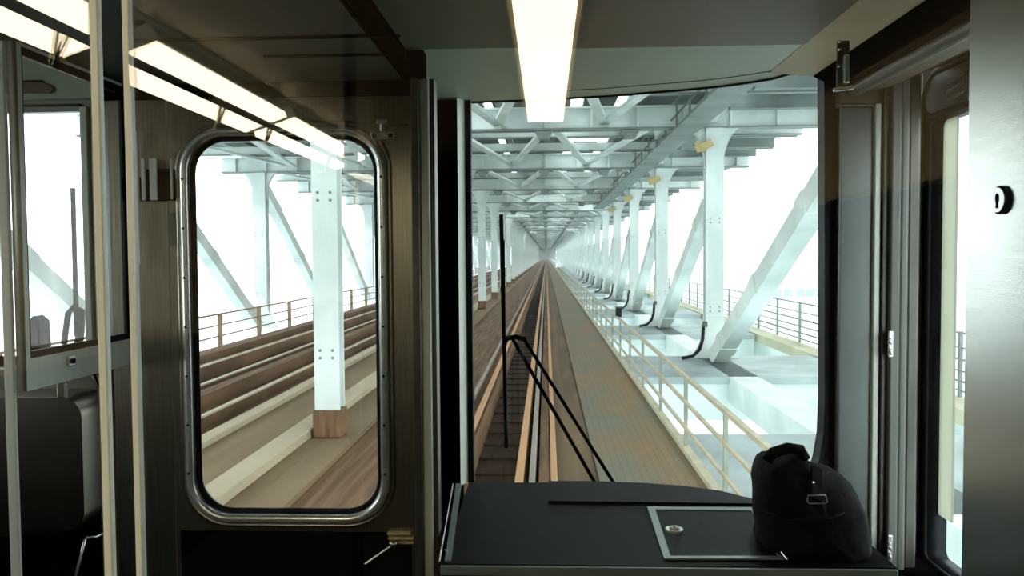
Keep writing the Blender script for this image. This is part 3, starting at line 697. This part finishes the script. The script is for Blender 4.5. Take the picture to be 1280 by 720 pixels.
# --- left: second track
struct(MB().box(-5.2, -3.05, 2.6, YE, ZR-.4, ZR-.05).build('floor_between_tracks', 'concrete'), 'dusty brown slab between the two tracks')
struct(MB().box(-10.9, -5.2, 2.6, YE, ZR-.6, ZR-.25).build('floor_track_far', 'timber'), 'brown timber deck of the far track')
longbox('kerb', -4.12, -3.76, ZR-.05, ZR+.10, 'kerb', 'wide pale kerb seen through the storm door window', 'kerb', bev=.02)
longbox('kerb', -5.45, -5.2, ZR-.3, ZR+.05, 'kerb', 'narrow pale kerb along the edge of the far track', 'kerb', bev=.02)
def headed_rail(name, x0, x1, z1, label):
    o = thing(name, label, 'rail', ((x0+x1)/2, 10, ZR-.25))
    MB().box(x0, x1, 2.6, YE, ZR-.25, z1-.035).build('web', 'timber', o); MB().box(x0-.01, x1+.01, 2.6, YE, z1-.035, z1).build('rail_head', 'railing', o)
headed_rail('running_rail', -6.25, -6.17, ZR, 'near rail of the far track with a worn bright head')
headed_rail('running_rail', -7.75, -7.67, ZR+.02, 'bright headed rail in the middle of the far track bed')
longbox('guard_timber', -7.25, -6.95, ZR-.25, ZR+.06, 'timber', 'brown guard timber between the far track rails', 'timber')
headed_rail('cover_strip', -8.46, -8.40, ZR+.20, 'thin pale strip along the raised third rail')
longbox('conductor_rail', -8.65, -8.47, ZR-.25, ZR+.18, 'timber', 'raised third rail beyond the far track', 'rail', bev=.02)
longbox('cable_trough', -9.6, -9.1, ZR-.25, ZR+.25, 'timber', 'brown timber cable trough below the far railing', 'trough')
rl_ = railing(2.6, -10.4, 1.05, 3, 'rustrail', 'rustrail', 'track_railing', nrails=3, pw=.12)
for k in range(14):
    lab = ('%s length of brown railing beyond the far track' % ORD[k]) if k < 8 else 'far length of brown railing beyond the far track'
    if k == 0: rl_['label'] = lab; rl_['group'] = 'railing lengths beyond the far track'
    else: copy_tree(rl_, k*S, lab, 'railing lengths beyond the far track')

# --- columns
XC = 4.75
def column(x, w, y, ped, side, nm='bridge_column'):
    o = thing(nm, '', 'column', (x, y, ZR))
    b = MB()
    b.box(x-w/2, x+w/2, y-w*.42, y-w*.30, ZR+ped-.1, ZG-.002)         # flanges and web of a built-up column
    b.box(x-w/2, x+w/2, y+w*.30, y+w*.42, ZR+ped-.1, ZG-.002)
    b.box(x-w*.36, x-w*.28, y-w*.31, y+w*.31, ZR+ped-.1, ZG-.002)
    b.box(x+w*.28, x+w*.36, y-w*.31, y+w*.31, ZR+ped-.1, ZG-.002)
    b.build('shaft', 'bridge', o)
    # flared capital
    f = []
    n = 7
    for k in range(n+1):
        a = k/n*math.pi/2; f.append((w/2+.62*(1-math.cos(a)), 1.15*math.sin(a)-1.1))
    pl = [(x+u, y-.10, ZG-.002+v) for u, v in f]+[(x-u, y-.10, ZG-.002+v) for u, v in f[::-1]]
    MB().prism(pl, (0, .20, 0)).build('capital', 'bridge', o)
    if ped > 0:
        MB().box(x-w*.56, x+w*.56, y-w*.6, y+w*.6, ZR-.049, ZR+ped-.1, .03).build('pedestal', 'timber', o)
    else:
        g = [(x+s_*(w/2+.45*(1-t)**2), y-.28, ZR-.1+t*1.2) for s_, t in [(1, i/6) for i in range(7)]]+[(x-(w/2+.45*(1-t)**2), y-.28, ZR-.1+t*1.2) for t in [1-i/6 for i in range(7)]]
        MB().prism(g, (0, .08, 0)).build('foot_gusset', 'bridge', o)
    for zz in (-1.6, .9):
        bb_ = MB()
        for sx in (-1, 1):
            for dz in (0, .12): bb_.tube([(x+sx*w*.25, y-w*.45, CZ+zz+dz), (x+sx*w*.25, y-w*.42, CZ+zz+dz)], .025, 8)
        bb_.build('bolt_plate', 'bridge_dk', o)
    return o
rep(lambda y: column(XC, .50, y, 0, 1), '%s white steel column in the row right of the walkway', 'distant white steel column in the row right of the walkway', 'bridge columns right of the walkway', n=NB)
rep(lambda y: column(-3.5, .40, y, .50, -1), '%s white steel column in the row left of the near track', 'distant white steel column in the row left of the near track', 'bridge columns left of the near track', n=NB, y_first=Y0-S)
rep(lambda y: column(-12.0, .55, y, 0, -1), '%s white steel column in the outer left truss', 'distant white steel column in the outer left truss', 'columns of the outer left truss', n=24, y_first=Y0)

# --- truss diagonals
def diag(x, y, w, flip=1, zt_=None):
    o = thing('truss_diagonal', '', 'brace', (x, y, ZR))
    a = V(x, y-.55*flip, ZR-.05); b_ = V(x, y-(S-.6)*flip, ZG-.68 if zt_ is None else zt_)
    MB().bar(a, b_, w, .46, (0, 1, 0)).build('box_member', 'bridge', o)
    t = MB()
    for q in (.12, .5, .86):
        p = a.lerp(b_, q); d_ = (b_-a).normalized(); t.bar(p-d_*.25, p+d_*.25, w+.05, .50, (0, 1, 0))
    t.build('splice_plates', 'bridge', o)
    return o
rep(lambda y: diag(XC, y, .40, 1, ZR+4.25), '%s big leaning truss diagonal right of the walkway', 'distant leaning truss diagonal right of the walkway', 'truss diagonals right of the walkway', n=24)
rep(lambda y: diag(-12, y, .36), '%s leaning truss diagonal of the outer left truss', 'distant leaning truss diagonal of the outer left truss', 'truss diagonals of the outer left truss', n=24, y_first=Y0)

# --- floor beams out to the right (wide pale box beams under each column)
def floorbeam(y):
    o = thing('floor_beam', '', 'beam', (4.8, y, ZR-1.2))
    MB().box(2.15, 7.65, y-3.6, y+.5, ZR-.30, ZR-.12, .02).build('top_plate', 'beamtop', o)
    MB().box(2.15, 7.65, y-.5, y+.3, ZR-1.5, ZR-.30).build('web', 'bridge', o)
    MB().box(2.15, 7.65, y-3.5, y-3.3, ZR-1.2, ZR-.30).build('web', 'bridge', o)
    return o
rep(floorbeam, '%s wide pale floor beam below the right column row', 'distant pale floor beam below the right column row', 'floor beams beside the walkway', n=20, y_first=Y0-S)
# bottom chord along the columns
longbox('bottom_chord', XC-.35, XC+.35, ZR-.75, ZR-.12, 'bridge', 'pale bottom chord under the right column row', 'beam', y0=5)
# curved cables at column feet
def hosec(y):
    o = thing('drain_hose', '', 'hose', (4.2, y, ZR))
    MB().tube([(XC-.33, y-.3, ZR+.85), (XC-.36, y-.33, ZR+.45), (XC-.45, y-.36, ZR+.16), (XC-.65, y-.4, ZR-.02), (XC-.95, y-.45, ZR-.07)], .05, 8).build('pipe', 'rubber', o, True)
    MB().box(XC-.36, XC-.24, y-.42, y-.28, ZR+.80, ZR+.95, .01).build('clamp', 'steel_dark', o)
    return o
rep(hosec, '%s black drain hose curving from a right hand column foot', 'distant drain hose at a column foot', 'drain hoses at the right column feet', n=8)

# --- outer right edge: fascia beam, lattice, railing, cross ties
longbox('outer_fascia_beam', 8.0, 8.35, ZR-1.30, ZR-.40, 'bridge', 'pale deep fascia beam of the outer right roadway', 'beam', y0=5)
longbox('outer_ledge', 7.75, 8.5, ZR-.40, ZR-.10, 'fascia', 'yellowish ledge on top of the outer right fascia beam', 'beam', y0=5)
lt = thing('edge_lattice', 'white lattice of crossed bars below the outer right beam', 'lattice', (7.7, 20, ZR-1))
m = MB(); y = 6
while y < 90:
    m.bar((7.8, y, ZR-2.0), (7.8, y+1.2, ZR-1.4), .06, .06); m.bar((7.8, y, ZR-1.4), (7.8, y+1.2, ZR-2.0), .06, .06); y += 1.2
m.build('crossed_bars', 'bridge_dk', lt); MB().box(7.72, 7.88, 6, 90, ZR-2.1, ZR-1.98).build('lower_rail', 'bridge_dk', lt); MB().box(7.72, 7.88, 6, 90, ZR-1.44, ZR-1.36).build('upper_rail', 'bridge_dk', lt)
def outrail(y):
    o = thing('outer_railing', '', 'railing', (8.3, y, ZR-.10))
    for k, z in enumerate((.15, .34, .55, .78, 1.02, 1.32)):
        MB().bar((8.35, y, ZR-.10+z), (8.35, y+S, ZR-.10+z), .04, .035+.01*(k % 2)).build('rail', 'railpost', o)
    for k in range(4): MB().bar((8.40, y+(k+.5)*S/4, ZR-.10), (8.40, y+(k+.5)*S/4, ZR+1.25), .07, .07, (0, 1, 0)).build('post', 'bridge_dk', o)
    return o
orr = outrail(12.7)
for k in range(10):
    lab = ('%s length of thin grey railing on the outer right edge' % ORD[k]) if k < 8 else 'far length of thin grey railing on the outer right edge'
    if k == 0: orr['label'] = lab; orr['group'] = 'railing lengths on the outer right edge'
    else: copy_tree(orr, k*S, lab, 'railing lengths on the outer right edge')

# --- overhead: cross girders
XA, XB = -13.6, 8.3
def girder(y):
    o = thing('cross_girder', '', 'girder', (0, y, ZG))
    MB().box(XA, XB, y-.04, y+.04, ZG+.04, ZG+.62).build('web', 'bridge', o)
    MB().box(XA, XB, y-.22, y+.22, ZG, ZG+.05).build('lower_flange', 'bridge_dk', o)  # underside shade of the girder put into the darker paint
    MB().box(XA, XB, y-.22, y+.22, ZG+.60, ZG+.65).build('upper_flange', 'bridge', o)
    st = MB(); x = XA+.6
    while x < XB: st.box(x-.03, x+.03, y-.18, y-.04, ZG+.05, ZG+.60); x += 1.3
    st.build('stiffeners', 'bridge', o)
    for x in (-.05, 2.4, -2.6): MB().prism([(x-.25, y-.20, ZG-.02), (x+.25, y-.20, ZG-.02), (x+.14, y-.20, ZG-.24), (x-.14, y-.20, ZG-.24)], (0, .36, 0)).build('bracket', 'bridge_dk', o)
    return o
rep(girder, '%s pale cross girder overhead between the column tops', 'distant pale cross girder overhead', 'cross girders overhead', n=NB+1, y_first=Y0-S)
# mid-bay ties: two thin cross beams per bay
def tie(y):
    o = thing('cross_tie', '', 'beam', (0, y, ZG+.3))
    MB().box(XA, XB, y-.10, y+.10, ZG+.30, ZG+.34).build('flange', 'bridge_dk', o)  # darker paint imitates the shaded underside of the tie
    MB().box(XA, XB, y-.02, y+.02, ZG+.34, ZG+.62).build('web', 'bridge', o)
    return o
rep(tie, '%s slim cross beam overhead in the near third of its bay', 'distant slim cross beam overhead', 'slim cross beams overhead', n=NB, y_first=Y0-S*2/3)
rep(tie, '%s slim cross beam overhead in the far third of its bay', 'distant slim cross beam overhead', 'slim cross beams overhead', n=NB, y_first=Y0-S/3)
# zigzag lateral bracing
def brace(y):
    o = thing('lateral_bracing', '', 'bracing', (0, y, ZG+.1))
    n = 11; xs = [-12+16.7*i/n for i in range(n+1)]
    for i in range(n):
        a, b_ = (xs[i], xs[i+1]) if i % 2 == 0 else (xs[i+1], xs[i])
        MB().bar((a, y+.05, ZG+.20), (b_, y+S-.05, ZG+.20), .24, .09).build('brace', 'bridge', o)
    return o
rep(brace, '%s bay of zigzag bracing overhead', 'distant bay of zigzag bracing overhead', 'zigzag bracing bays overhead', n=14, y_first=Y0-S)
# stringers
for x, w, lab in ((-9.3, .22, 'overhead stringer above the far left railing'), (-6.4, .22, 'overhead stringer above the far track'), (-3.5, .34, 'overhead stringer along the left column row'), (-1.3, .16, 'slim overhead stringer above the left rail'),
                  (.05, .22, 'overhead stringer running straight to the vanishing point'), (2.4, .20, 'overhead stringer above the walkway railing'), (XC, .40, 'heavy overhead stringer along the right column row'), (6.5, .22, 'overhead stringer over the outer right gap'), (8.2, .30, 'outermost overhead edge beam at the right'), (-12.0, .4, 'overhead edge beam above the outer left truss')):
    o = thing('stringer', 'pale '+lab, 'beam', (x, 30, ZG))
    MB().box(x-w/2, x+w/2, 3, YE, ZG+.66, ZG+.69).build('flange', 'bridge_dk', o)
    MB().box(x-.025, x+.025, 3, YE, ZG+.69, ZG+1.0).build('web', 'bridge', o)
# upper roadway planks with gaps
dk = []
for k, (a, b_) in enumerate(((-13.6, -11.0), (-10.7, -8.2), (-7.7, -4.9), (-4.6, -1.9), (-1.6, .75), (1.15, 2.1), (2.5, 4.6), (5.3, 8.3))):
    dk.append((a, b_))
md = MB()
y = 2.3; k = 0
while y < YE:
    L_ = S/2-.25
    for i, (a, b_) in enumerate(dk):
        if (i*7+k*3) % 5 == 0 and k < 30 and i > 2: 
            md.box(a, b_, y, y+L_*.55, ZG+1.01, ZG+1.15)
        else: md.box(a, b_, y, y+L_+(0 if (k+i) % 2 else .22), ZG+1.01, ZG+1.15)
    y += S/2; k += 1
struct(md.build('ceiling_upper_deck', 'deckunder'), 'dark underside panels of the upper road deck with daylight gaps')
# catwalk with railing under deck at right
cw = thing('service_catwalk', 'narrow service catwalk with handrails hung under the upper deck at right', 'catwalk', (3.9, 24, ZG-.3))
MB().box(3.55, 4.25, 14, 60, ZG-.12, ZG-.04).build('walk_plate', 'bridge_dk', cw)
for xx in (3.55, 4.25):
    for z in (.35, .75): MB().bar((xx, 14, ZG+z-.1), (xx, 60, ZG+z-.1), .04, .04).build('handrail', 'bridge_dk', cw)
for k in range(24):
    yy = 14+k*2; MB().bar((3.55, yy, ZG-.1), (3.55, yy, ZG+.65), .05, .05, (0, 1, 0)).build('post', 'bridge_dk', cw)
# ochre brackets on the first columns
for k in range(4):
    y = Y0+k*S-.3
    o = thing('signal_bracket', '%s ochre bracket beside a right column top' % ORD[k], 'bracket', (XC-.2, y, ZG-.5), 'ochre brackets on the right columns')
    MB().bar((XC-.55, y, ZG-.62), (XC-.1, y, ZG-.42), .07, .20).build('arm', 'yellowtag', o)
    MB().bar((XC-.55, y, ZG-.40), (XC-.30, y, ZG-.66), .05, .14).build('stay', 'yellowtag', o)
    MB().bar((XC+.35, y+.5, ZG-.05), (XC+1.2, y+1.2, ZG+.22), .10, .14).build('lamp_arm', 'yellowtag', o)

# cross ties under far-right deck
for k in range(44):
    y = 14+k*2.6
    if k == 0:
        ob0 = thing('deck_bracket', '', 'bracket', (6.6, y, ZG+.3)); MB().box(4.9, 8.3, y-.06, y+.06, ZG+.35, ZG+1.005).build('web', 'bridge_dk', ob0); MB().box(4.9, 8.3, y-.12, y+.12, ZG+.32, ZG+.35).build('flange', 'bridge_dk', ob0)
        ob0['label'] = 'grey bracket rib under the overhanging upper deck at right'; ob0['group'] = 'bracket ribs under the overhanging deck'
    else: copy_tree(ob0, k*2.6, 'grey bracket rib under the overhanging upper deck at right', 'bracket ribs under the overhanging deck')

tw = thing('bridge_tower', 'dark tower portal at the vanishing point of the bridge', 'tower', (0, YE, ZR))
MB().box(-8, -2.2, YE, YE+8, ZR-20, CZ+16, .2).build('leg', 'bridge_dk', tw); MB().box(1.6, 8.5, YE, YE+8, ZR-20, CZ+16, .2).build('leg', 'bridge_dk', tw); MB().box(-2.2, 1.6, YE+.5, YE+7, ZR+3, CZ+16, .2).build('cross_beam', 'bridge_dk', tw)
MB().box(-2.2, 1.6, YE+6.5, YE+7.5, ZR-20, ZR+3, .2).build('gate', 'bridge_dk', tw)
hz = MB().box(-70, 70, 8, YE-10, -12, 14).build('haze', 'haze'); tag(hz, 'thin white river mist around the bridge', 'mist', None, 'stuff')
# --- far world: river, shore, building
struct(MB().box(-1500, 1500, -200, 2500, -42, -40).build('ground', 'water'), 'pale river far below the bridge')
tag(MB().box(120, 900, 470, 900, -40, -36).build('shore', 'shore'), 'pale low river bank at the far right', 'river bank')
D = 480
fb = thing('waterfront_building', 'pale waterfront building with a row of windows at the far right', 'building', P(1010, 385, D))
a = P(955, 388, D); b_ = P(1075, 346, D)
MB().box(a.x, b_.x, D, D+30, -36, b_.z).build('walls', 'building', fb)
MB().box(a.x-1, b_.x+1, D-1, D+31, b_.z, b_.z+1.2).build('roof', 'shore', fb)
for px in (972, 985, 1001, 1013, 1026):
    q = P(px, 366, D); MB().box(q.x-2.4, q.x+2.4, D-.4, D+.2, q.z-2.2, q.z+2.2).build('window', 'winglass', fb)
